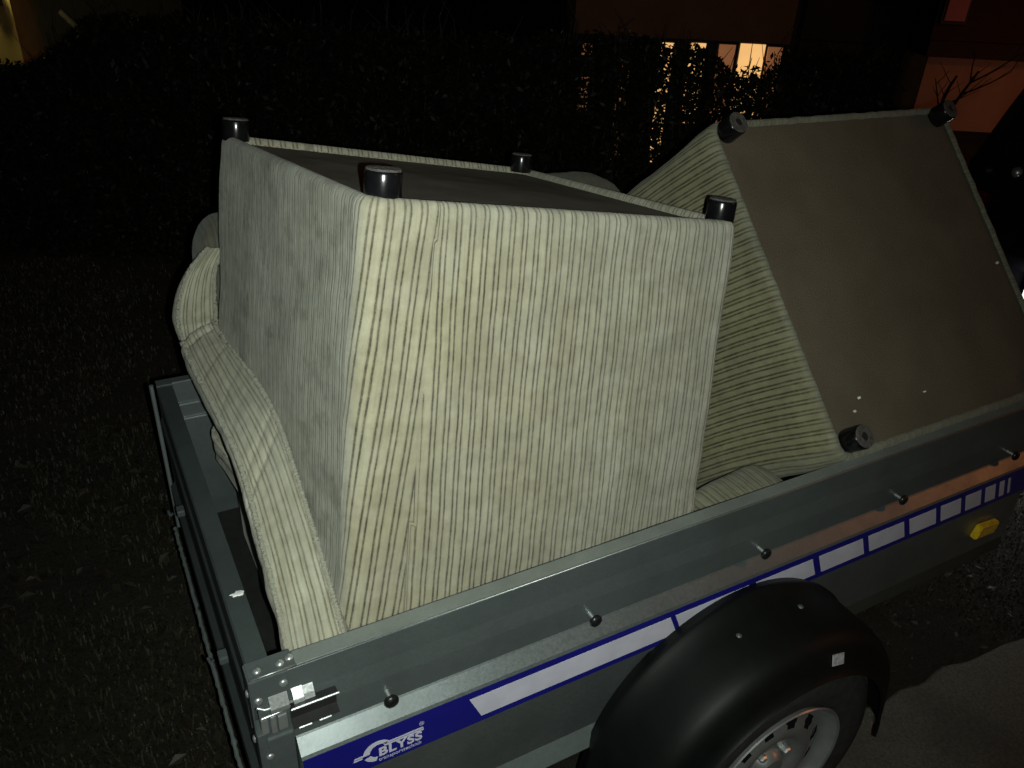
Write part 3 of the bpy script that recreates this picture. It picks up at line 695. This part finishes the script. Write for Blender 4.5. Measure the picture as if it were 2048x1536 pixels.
# --- bent seat cushion squeezed between the armchair and the tailgate
def smooth_path(pts, n):
    pts = [V(p) for p in pts]; out = []
    for i in range(n + 1):
        t = i / n * (len(pts) - 1); k = min(int(t), len(pts) - 2); f = t - k
        p0, p1, p2, p3 = pts[max(k - 1, 0)], pts[k], pts[k + 1], pts[min(k + 2, len(pts) - 1)]
        out.append(0.5 * ((2 * p1) + (-p0 + p2) * f + (2 * p0 - 5 * p1 + 4 * p2 - p3) * f * f + (-p0 + 3 * p1 - 3 * p2 + p3) * f ** 3))
    return out
def ribbon_cushion(name, inn, out, drop, m, parent, n=120, crease=(), seed=0, tuck=0.03, puff=0.007):
    I, O = smooth_path(inn, n), smooth_path(out, n)
    bm = bmesh.new(); uvl = bm.loops.layers.uv.new('UVMap'); wl = bm.verts.layers.float.new('wear')
    s = 0; rings = []; S = []
    for i in range(n + 1):
        if i: s += ((I[i] + O[i]) / 2 - (I[i - 1] + O[i - 1]) / 2).length
        t = ((I[min(i + 1, n)] + O[min(i + 1, n)]) - (I[max(i - 1, 0)] + O[max(i - 1, 0)])).normalized()
        ac = (O[i] - I[i]); wd = ac.length; a = ac.normalized(); nn = t.cross(a)
        if nn.z < 0 and abs(nn.z) > .2: nn = -nn
        if i and nn.dot(prevn) < 0: nn = -nn
        prevn = nn
        ring = []; cr = sum(dp * math.exp(-((s - cs) / cw) ** 2) for cs, cw, dp in crease)
        # across: inner piping, swelling top, outer piping, rolled edge and underside
        cross = [(0.0, -drop), (0.0, -0.012)] + [(q / 12, puff * math.sin(PI * q / 12) ** 0.7) for q in range(0, 13)] + [(1.03, -0.006), (1.09, -0.012), (1.14, -0.024), (1.13, -0.04), (1.02, -0.055), (1.0 - tuck / wd, -drop)]
        for (q, h) in cross:
            p = I[i] + a * wd * q + nn * (h - (cr if h > 0 else cr * .5))
            p += nn * (0.0045 * noise.noise(V((s * 14, q * 3, seed))) + 0.0028 * noise.noise(V((s * 45, q * 5, seed + 2))) + 0.0014 * noise.noise(V((s * 90, q * 8, seed + 4))))
            p += a * 0.004 * noise.noise(V((s * 18, 7, seed))) * (1 if q > .9 else 0.2)
            v = bm.verts.new(p); v[wl] = 0.32 + 0.25 * noise.noise(V((s * 5, q * 2, seed))) + (0.6 if q > 1.02 else 0); ring.append(v)
        rings.append(ring); S.append(s)
    W_ = [c[0] for c in cross]
    cu = [0]
    for q in range(1, len(cross)): cu.append(cu[-1] + math.hypot((cross[q][0] - cross[q - 1][0]) * .09, cross[q][1] - cross[q - 1][1]))
    for i in range(n):
        for j in range(len(cross) - 1):
            f = bm.faces.new((rings[i][j], rings[i][j + 1], rings[i + 1][j + 1], rings[i + 1][j]))
            for lp, (ii, jj) in zip(f.loops, ((i, j), (i, j + 1), (i + 1, j + 1), (i + 1, j))): lp[uvl].uv = (cu[jj] + 0.003 * math.sin(S[ii] * 9), S[ii])
    bm.faces.new(rings[0][::-1]); bm.faces.new(rings[-1])
    o = fab_obj(name, bm, m, parent)
    # corded piping on both long edges: a tight string of small puckers
    for edge, off in ((I, -0.02), (O, 0.02)):
        bm = bmesh.new(); uvl = bm.loops.layers.uv.new('UVMap'); pp = []; rr = []
        m_ = n * 5
        for i in range(m_ + 1):
            t = i / 5; k = min(int(t), n - 1); f = t - k
            e = edge[k].lerp(edge[k + 1], f); ot = (O[k] if edge is I else I[k]).lerp((O[k + 1] if edge is I else I[k + 1]), f)
            p = e + (e - ot).normalized() * (-0.002) + V((0, 0, 0.002)) + V((0.0016 * noise.noise(V((i * .35, 1, seed))), 0.001 * noise.noise(V((i * .3, 5, seed))), 0.0016 * noise.noise(V((i * .33, 9, seed)))))
            pp.append(p); rr.append(0.0042 + 0.0013 * math.sin(i * 1.9 + 3 * noise.noise(V((i * .1, 0, 0)))))
        tube(bm, pp, rr, 8); obj('piping', bm, M['fab_plain'], o, 180)
    return o
def plain_fab():
    k = NT('plain_velour_piping'); co = k.n('ShaderNodeTexCoord').outputs['Object']
    c = k.mix(k.noise(co, 160, 4, 0.7), (0.19, 0.19, 0.14), (0.44, 0.44, 0.34)); k.l(c, k.b.inputs['Base Color'])
    k.b.inputs['Roughness'].default_value = 0.95; k.b.inputs['Sheen Weight'].default_value = 0.3; k.bump(k.noise(co, 700, 3), 0.002); return k.m
M['fab_plain'] = plain_fab()
SC = thing('seat_cushion', 'long bent striped seat cushion with corded edge wedged between armchair and tailgate', 'cushion')
inn = [(0.152, 0.020, 0.795), (0.155, 0.14, 0.867), (0.158, 0.249, 0.920), (0.161, 0.398, 0.978), (0.157, 0.525, 0.996), (0.148, 0.704, 0.987), (0.140, 0.80, 0.985), (0.136, 0.86, 0.992)]
out = [(0.065, 0.050, 0.765), (0.070, 0.147, 0.842), (0.073, 0.222, 0.885), (0.076, 0.286, 0.921), (0.076, 0.390, 0.955), (0.070, 0.560, 0.960), (0.062, 0.740, 0.960), (0.060, 0.84, 0.960)]
ribbon_cushion('cushion_body', inn, out, 0.16, M['fab_c'], SC, 130, crease=((0.10, .012, .003), (0.36, .008, .009), (0.40, .006, .006), (0.60, .01, .006), (0.72, .008, .005), (0.84, 0.008, .008)), seed=2, tuck=0.035)
# far end of the cushion standing up behind the crease, striped face towards the tailgate
inn2 = [(0.140, 0.865, 0.955), (0.146, 0.875, 1.00), (0.150, 0.880, 1.05), (0.160, 0.885, 1.10), (0.185, 0.89, 1.145)]
out2 = [(0.066, 0.885, 0.945), (0.064, 0.890, 0.99), (0.078, 0.895, 1.045), (0.106, 0.900, 1.100), (0.150, 0.905, 1.143)]
ribbon_cushion('cushion_end', inn2, out2, 0.10, M['fab_c'], SC, 50, crease=((0.03, .01, .006),), seed=8, tuck=0.01, puff=0.006)
# wrapped cover end showing under the long cushion
UC = thing('loose_cushion', 'grey-green fabric cushion corner showing beneath the bent seat cushion', 'cushion')
ribbon_cushion('cushion_body', [(0.150, 0.40, 0.790), (0.150, 0.52, 0.792), (0.150, 0.64, 0.80), (0.150, 0.77, 0.80), (0.15, 0.83, 0.78)], [(0.118, 0.40, 0.770), (0.104, 0.50, 0.778), (0.098, 0.61, 0.782), (0.082, 0.72, 0.780), (0.098, 0.80, 0.765)], 0.10, M['fab_c'], UC, 60, seed=12, tuck=0.02, puff=0.004)
bm = bmesh.new(); box(bm, (0.125, 0.40, 0.4215), (0.155, 0.82, 0.72), 0.012); obj('cushion_side', bm, M['fab_c'], UC)

def pillow(name, label, c, ax, ay, az, rx, ry, rz, m, seed, n=40, cat='cushion'):
    """soft pillow: superellipsoid with creases; ax,ay,az unit axes"""
    bm = bmesh.new(); uvl = bm.loops.layers.uv.new('UVMap'); wl = bm.verts.layers.float.new('wear')
    ax, ay, az, c = V(ax).normalized(), V(ay).normalized(), V(az).normalized(), V(c); rows = []
    def sg(x, e): return math.copysign(abs(x) ** e, x)
    for i in range(n // 2 + 1):
        ph = -PI / 2 + PI * i / (n // 2); row = []
        for j in range(n + 1):
            th = 2 * PI * j / n
            p = V((sg(math.cos(ph), .55) * sg(math.cos(th), .45) * rx, sg(math.cos(ph), .55) * sg(math.sin(th), .45) * ry, sg(math.sin(ph), .8) * rz))
            q = c + ax * p.x + ay * p.y + az * p.z
            d = 0.05 * min(rx, ry) * noise.noise(q * 11 + V((seed, 0, 0))) + 0.02 * min(rx, ry) * noise.noise(q * 34 + V((seed, 0, 0)))
            q += (q - c).normalized() * d
            row.append((q, (p.x, p.y + p.z)))
        rows.append(row)
    vs_ = [[bm.verts.new(q) for q, _ in row] for row in rows]
    for i in range(len(rows) - 1):
        for j in range(n):
            f = bm.faces.new((vs_[i][j], vs_[i][j + 1], vs_[i + 1][j + 1], vs_[i + 1][j]))
            for lp, (ii, jj) in zip(f.loops, ((i, j), (i, j + 1), (i + 1, j + 1), (i + 1, j))): lp[uvl].uv = rows[ii][jj][1]
    for r_ in vs_:
        for v in r_: v[wl] = 0.6
    bmesh.ops.remove_doubles(bm, verts=bm.verts, dist=1e-5)
    return tag(fab_obj(name, bm, m, None), label, cat)
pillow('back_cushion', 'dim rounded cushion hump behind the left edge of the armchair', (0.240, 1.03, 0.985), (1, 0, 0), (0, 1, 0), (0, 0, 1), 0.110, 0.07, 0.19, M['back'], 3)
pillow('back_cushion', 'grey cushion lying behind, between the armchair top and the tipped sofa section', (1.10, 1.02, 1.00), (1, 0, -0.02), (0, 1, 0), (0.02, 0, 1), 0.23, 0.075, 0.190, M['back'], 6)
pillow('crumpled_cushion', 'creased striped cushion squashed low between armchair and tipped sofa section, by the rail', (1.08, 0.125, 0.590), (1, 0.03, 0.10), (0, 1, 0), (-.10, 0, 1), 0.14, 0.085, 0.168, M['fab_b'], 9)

# ------------------------------------------------------------------ towing car beyond the trailer
carp = basic('dark_car_paint', (0.010, 0.010, 0.013), 0.18, var=0.1, scale=8, coat=0.5)
glass = basic('dark_car_glass', (0.008, 0.009, 0.010), 0.08, var=0.1, scale=5)
car = thing('towing_car', 'dark hatchback car parked ahead of the trailer, only its rear corner in view', 'car')
X0, YC = 3.2, 0.42
prof = [(0.00, 0.30), (0.0, 0.62), (0.015, 1.00), (0.07, 1.24), (0.15, 1.44), (0.45, 1.53), (1.6, 1.54), (2.3, 1.40), (2.85, 1.02), (3.7, 0.90), (3.95, 0.68), (3.98, 0.30)]
bm = bmesh.new(); ny = 20; rings = []
for i in range(ny + 1):
    s = -1 + 2 * i / ny; s = math.copysign(abs(s) ** 0.7, s); ring = []
    for (x, z) in prof:
        hw = 0.83 if z < 0.95 else 0.83 - (z - .95) * 0.20
        e = abs(s) ** 6
        xx = x + (0.10 * e if x < 1.9 else -0.12 * e)
        zz = z - (0.03 * e if z > 1.2 else 0)
        ring.append(bm.verts.new((X0 + xx, YC + s * hw, zz)))
    rings.append(ring)
k = len(prof)
for i in range(ny):
    for j in range(k): bm.faces.new((rings[i][j], rings[i][(j + 1) % k], rings[i + 1][(j + 1) % k], rings[i + 1][j]))
bm.faces.new(rings[0]); bm.faces.new(rings[-1][::-1])
obj('body', bm, carp, car, 35)
bm = bmesh.new(); vsx = [(X0 + .028, YC - .62, .99), (X0 + .028, YC + .62, .99), (X0 + .115, YC + .56, 1.37), (X0 + .115, YC - .56, 1.37)]
q = [bm.verts.new(V(p) + V((-.012, 0, .004))) for p in vsx]; q2 = [bm.verts.new(V(p) + V((.02, 0, 0))) for p in vsx]
bm.faces.new(q)
for j in range(4): bm.faces.new((q[j], q[(j + 1) % 4], q2[(j + 1) % 4], q2[j]))
obj('rear_window', bm, glass, car)
bm = bmesh.new(); lathe(bm, [(.022, -.01), (.020, .004), (.010, .010), (.001, .012)], (X0 + .022, YC + .56, 1.03), (-.8, -.2, .5), 16); obj('glass_glint', bm, M['bright'], car, 60)  # added bright stud in place of a glint on the rear glass
bm = bmesh.new(); box(bm, (X0 - .07, YC - .80, .30), (X0 + .06, YC + .80, .52), 0.03); obj('rear_bumper', bm, carp, car)
bm = bmesh.new(); box(bm, (X0 - .012, YC - .17, .575), (X0 - .001, YC + .355, .685), 0.002); obj('licence_plate', bm, basic('plate_white', (0.85, 0.85, 0.82), 0.4), car)
bm = bmesh.new(); box(bm, (X0 - .05, YC - .12, .715), (X0 - .0, YC + .30, .735), 0.004); obj('plate_fill_bar', bm, carp, car)
lamp('plate_fill', 'AREA', (X0 - 0.045, YC + .09, 0.712), 7.0, (1, 1, 1), (X0 - 0.0, YC + .09, 0.60), shape='RECTANGLE', size=0.40, size_y=0.02)  # lamp and its bar added to whiten the plate, which would reflect the flash
for s in (-1, 1):
    bm = bmesh.new(); box(bm, (X0 - .012, YC + s * .70 - .07, .70), (X0 + .08, YC + s * .70 + .07, .93), 0.012); obj('tail_light', bm, basic('red_lens', (0.06, 0.004, 0.004), 0.15), car)
for x in (0.75, 3.1):
    for s in (-1, 1):
        bm = bmesh.new(); lathe(bm, [(0.12, 0), (0.2, -.01), (0.28, 0.0), (0.305, 0.03), (0.305, 0.16), (0.28, 0.19), (.1, .19)], (X0 + x, YC + s * .84, 0.305), (0, -s, 0), 40); obj('wheel', bm, M['tyre'], car, 40)

# ------------------------------------------------------------------ background, laid out across the street of view
FH = V((0.501, 0.866, 0)).normalized(); RH = V((FH.y, -FH.x, 0))     # depth and sideways directions of the neighbouring plots
O = V((CAM.x, CAM.y, 0))
def W3(s, d, z): return O + RH * s + FH * d + V((0, 0, z))
def wbox(bm, s0, s1, d0, d1, z0, z1, bevel=0):
    m = Matrix(((RH.x, FH.x, 0, O.x), (RH.y, FH.y, 0, O.y), (0, 0, 1, 0), (0, 0, 0, 1)))
    return box(bm, (s0, d0, z0), (s1, d1, z1), bevel, m)
# hedge
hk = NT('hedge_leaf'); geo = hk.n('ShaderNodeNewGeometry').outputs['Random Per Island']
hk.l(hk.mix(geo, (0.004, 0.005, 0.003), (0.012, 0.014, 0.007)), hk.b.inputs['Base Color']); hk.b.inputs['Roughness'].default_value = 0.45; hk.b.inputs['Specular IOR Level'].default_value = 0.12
bark = basic('bark', (0.035, 0.027, 0.020), 0.9, bump=0.01)
def hedge_top(s): return 1.285 - (0.30 if s < -2.62 else 0.30 * max(0, (-2.22 - s) / 0.40)) * (s < -2.22) - 0.10 * math.exp(-((s - 1.15) / .18) ** 4) + 0.035 * noise.noise(V((s * 1.3, 0, 0))) + 0.03 * noise.noise(V((s * 6, 0, 0)))
hd = thing('hedge', 'tall dark leafy garden hedge running across behind the trailer', 'hedge')
rnd = random.Random(11); vs_, fs = [], []
def z_noise(s): return noise.noise(V((s * 9, 4, 4)))
S0, S1, D0 = -3.6, 1.85, 4.30
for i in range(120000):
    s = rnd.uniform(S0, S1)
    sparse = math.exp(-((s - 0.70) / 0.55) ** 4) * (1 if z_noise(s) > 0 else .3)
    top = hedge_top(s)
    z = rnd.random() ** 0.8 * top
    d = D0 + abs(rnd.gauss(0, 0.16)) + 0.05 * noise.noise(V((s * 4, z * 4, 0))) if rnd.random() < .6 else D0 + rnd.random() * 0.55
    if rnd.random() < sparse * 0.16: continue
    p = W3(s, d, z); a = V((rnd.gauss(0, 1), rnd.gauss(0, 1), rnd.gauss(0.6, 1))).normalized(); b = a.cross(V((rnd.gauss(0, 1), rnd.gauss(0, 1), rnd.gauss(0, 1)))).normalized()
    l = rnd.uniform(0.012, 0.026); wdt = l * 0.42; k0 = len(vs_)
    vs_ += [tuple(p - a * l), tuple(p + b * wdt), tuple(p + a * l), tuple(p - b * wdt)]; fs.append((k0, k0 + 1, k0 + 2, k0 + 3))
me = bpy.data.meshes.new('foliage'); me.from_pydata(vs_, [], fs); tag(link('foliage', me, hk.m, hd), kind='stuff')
bm = bmesh.new()
s = S0 + 0.1
while s < S1:
    b0 = W3(s, D0 + .25, -0.02); top = hedge_top(s)
    for q in range(4):
        e = W3(s + rnd.uniform(-.22, .22), D0 + .25 + rnd.uniform(-.2, .2), top + rnd.uniform(-.08, .09)); mid = b0.lerp(e, .5) + V((rnd.uniform(-.05, .05), rnd.uniform(-.05, .05), 0))
        tube(bm, [b0, mid, e], [0.010, 0.006, 0.0018], 5)
        for g in range(5):
            st_ = mid.lerp(e, rnd.random()); tube(bm, [st_, st_ + V((rnd.gauss(0, .06), rnd.gauss(0, .06), rnd.uniform(.04, .16)))], [0.003, 0.001], 4)
    s += rnd.uniform(0.10, 0.18)
tag(obj('branches', bm, bark, hd), kind='stuff')

plaster = basic('brown_plaster', (0.13, 0.065, 0.03), 0.9, var=0.12, scale=4, bump=0.004, bscale=60)
plaster2 = basic('salmon_plaster', (0.45, 0.27, 0.19), 0.9, var=0.10, scale=4, bump=0.004, bscale=60)
darkp = basic('dark_cladding', (0.010, 0.011, 0.016), 0.8, var=0.2, scale=6)
yplaster = basic('yellow_plaster', (0.55, 0.46, 0.20), 0.9, var=0.12, scale=5)
frame = basic('window_frame_dark', (0.03, 0.025, 0.02), 0.6)
lit = emit('lit_room', (1.0, 0.56, 0.20), 0.85, 0.35, 5)
lit2 = emit('lit_room_dim', (0.75, 0.30, 0.12), 0.22, 0.5, 5)
# house behind the hedge: dim upper wall over a lit glazed ground floor
DH = 9.0
D1 = 7.0
h1 = thing('house', 'dim brown plastered house behind the hedge with warm lit windows at its base', 'house')
bm = bmesh.new(); wbox(bm, 0.34, 2.07, D1, D1 + 1.9, 1.064, 4.6); obj('upper_wall', bm, plaster, h1)
bm = bmesh.new(); wbox(bm, 0.34, 2.07, D1 + 0.12, D1 + 1.8, -0.02, 1.06); obj('lower_wall', bm, darkp, h1)
for (a, b, z0, z1, m) in ((0.42, 0.50, 0.45, .98, lit2), (0.74, 0.82, 0.06, .90, lit2), (1.06, 1.16, 0.06, 1.02, lit), (1.30, 1.42, 0.40, 1.03, lit), (1.53, 1.66, 0.06, 1.03, lit2), (1.70, 1.90, 0.06, 1.045, lit), (1.925, 2.04, 0.06, 1.03, lit2)):
    bm = bmesh.new(); wbox(bm, a - .012, b + .012, D1 + .09, D1 + .118, z0 - .03, z1 + .008); f = obj('window', bm, frame, h1)
    bm = bmesh.new(); wbox(bm, a, b, D1 + .07, D1 + .088, z0, z1); obj('pane', bm, m, f)
    bm = bmesh.new(); wbox(bm, a, b, D1 + .056, D1 + .067, z1 * .75 - .006, z1 * .75 + .006); obj('glazing_bar', bm, frame, f)
bm = bmesh.new(); wbox(bm, 0.28, 2.13, D1 - .15, D1 + 1.95, 4.6, 4.72); obj('roof_edge', bm, darkp, h1)
lamp('house_fill', 'AREA', W3(1.7, D1 - 1.2, 2.8), 0.45, (1.0, 0.50, 0.16), W3(1.5, D1, 1.3), size=0.3)  # added fill light without a fixture, warms the dim upper wall
# dark garage
g = thing('garage', 'almost black clad garage between the brown house and the salmon wall', 'garage')
bm = bmesh.new(); wbox(bm, 2.68, 4.00, DH + .35, DH + 4, -0.02, 2.7); obj('wall', bm, darkp, g)
for i in range(5):
    bm = bmesh.new(); wbox(bm, 2.85, 3.80, DH + .32, DH + .348, 0.05 + i * .42, 0.45 + i * .42, 0.006); obj('door_panel', bm, darkp, g)
bm = bmesh.new(); wbox(bm, 2.64, 4.03, DH + .2, DH + 4.1, 2.7, 2.8); obj('roof', bm, darkp, g)
# grey post box on a post in front of it
mb = thing('post_box', 'small grey box on a post in front of the dark garage', 'post box')
bm = bmesh.new(); wbox(bm, 2.09, 2.25, 6.2, 6.38, 0.80, 0.98, 0.01); obj('body', bm, basic('grey_paint', (0.17, 0.17, 0.18), 0.5), mb)
bm = bmesh.new(); wbox(bm, 2.08, 2.26, 6.18, 6.40, 0.982, 0.996, 0.003); obj('lid', bm, basic('grey_paint_lid', (0.14, 0.14, 0.15), 0.5), mb)
bm = bmesh.new(); wbox(bm, 2.15, 2.19, 6.27, 6.31, -0.02, 0.80); obj('post', bm, M['blacksteel'], mb)
# right house with orange lit lower wall
h2 = thing('house', 'house at the right with salmon wall glowing orange under a dark overhang', 'house')
bm = bmesh.new(); wbox(bm, 4.10, 9.0, DH, DH + 4, 0.10, 0.825); obj('lit_wall', bm, plaster2, h2)
bm = bmesh.new(); wbox(bm, 4.04, 9.0, DH - .02, DH + 4, -0.02, 0.098); obj('plinth', bm, darkp, h2)
bm = bmesh.new(); wbox(bm, 4.03, 9.1, DH - .10, DH + 4, 0.828, 0.98); wbox(bm, 4.04, 9.0, DH - .06, DH + 4, 0.982, 3.6); obj('overhang', bm, basic('dark_red_cladding', (0.030, 0.012, 0.011), 0.8), h2)
bm = bmesh.new(); wbox(bm, 3.92 + .16, 4.34, DH - .09, DH - .062, 1.14, 1.50); f = obj('window', bm, frame, h2)
bm = bmesh.new(); wbox(bm, 4.11, 4.31, DH - .105, DH - .092, 1.17, 1.47); obj('pane', bm, emit('curtained_pane', (0.30, 0.07, 0.06), 0.03), f)
lamp('salmon_wall_fill', 'AREA', W3(5.2, DH - 1.6, 0.60), 1.15, (1.0, 0.42, 0.26), W3(4.9, DH, 0.4), size=0.8)  # added fill light, unseen and free-standing, tints the salmon wall orange
# bare young tree in front of it
tr2 = thing('bare_tree', 'bare young tree with forked branches silhouetted on the glowing salmon wall', 'tree')
bm = bmesh.new(); base = W3(3.92, 8.0, -0.02); rt2 = random.Random(5)
def branch(bm, p, d, l, r, lev):
    pts = [p]; 
    for i in range(5):
        d = (d + V((rt2.gauss(0, .10), rt2.gauss(0, .10), 0.05))).normalized(); pts.append(pts[-1] + d * l / 5)
    tube(bm, pts, [r * (1 - .55 * i / 5) for i in range(6)], 6)
    if lev < 3:
        for q in range(3):
            k0 = rt2.randint(1, 5); sd = RH * rt2.choice((-1, 1)) * rt2.uniform(.5, 1.1) + FH * rt2.gauss(0, .4)
            branch(bm, pts[k0], (d + sd).normalized(), l * rt2.uniform(.5, .7), r * .45, lev + 1)
tube(bm, [base, base + V((0, 0, .15)), W3(3.92, 8, .30)], [.035, .03, .028], 8)
obj('trunk', bm, bark, tr2, 60)
bm = bmesh.new(); fk = W3(3.92, 8, .29)
branch(bm, fk, (RH * -.38 + V((0, 0, 1))).normalized(), 0.55, .020, 1); branch(bm, fk, (RH * .22 + V((0, 0, 1))).normalized(), 0.60, .020, 1)
obj('crown', bm, bark, tr2, 60)
# yellow-lit house corner at the far left with its wall lamp
h3 = thing('house', 'house corner at the far left with yellow wall lit by an outdoor lamp', 'house')
bm = bmesh.new(); wbox(bm, -9, -5.19, DH - .3, DH + 4, 0.30, 4.0); obj('wall', bm, yplaster, h3)
bm = bmesh.new(); wbox(bm, -9, -5.18, DH - .32, DH + 4, -0.02, 0.298); obj('plinth', bm, darkp, h3)
wl_ = bpy.data.objects.new('wall_lamp', None); COL.objects.link(wl_); wl_.parent = h3
bm = bmesh.new(); wbox(bm, -5.30, -5.26, DH - .36, DH - .30, 0.86, 1.02, .006); obj('bracket', bm, M['blacksteel'], wl_)
bm = bmesh.new(); lathe(bm, [(0.012, -.05), (0.045, -.02), (0.055, 0.03), (0.05, 0.09), (0.02, 0.12)], W3(-5.28, DH - .42, .90), (0, 0, 1), 16); obj('shade', bm, M['blacksteel'], wl_, 60)
bm = bmesh.new(); lathe(bm, [(0.04, 0), (0.055, 0.05), (0.04, 0.12)], W3(-5.28, DH - .42, 1.03), (0, 0, 1), 16); obj('bulb', bm, emit('lamp_glow', (1.0, 0.85, 0.40), 6), wl_, 60)
lamp('wall_lamp_light', 'POINT', W3(-5.28, DH - .55, 1.12), 5.0, (1.0, 0.78, 0.25), shadow_soft_size=0.05)
# slanting grey down pipe and a thin wet cable beside it
pp_ = thing('rain_pipe', 'short slanting grey rain pipe catching light beside the yellow lit wall', 'pipe')
bm = bmesh.new(); tube(bm, [W3(-4.86, DH, .80), W3(-4.72, DH, .66)], .035, 10); tube(bm, [W3(-4.72, DH, .67), W3(-4.72, DH, -.02)], .028, 10); obj('pipe_run', bm, basic('pipe_grey', (0.10, 0.10, 0.10), 0.4), pp_, 60)
print('script done')
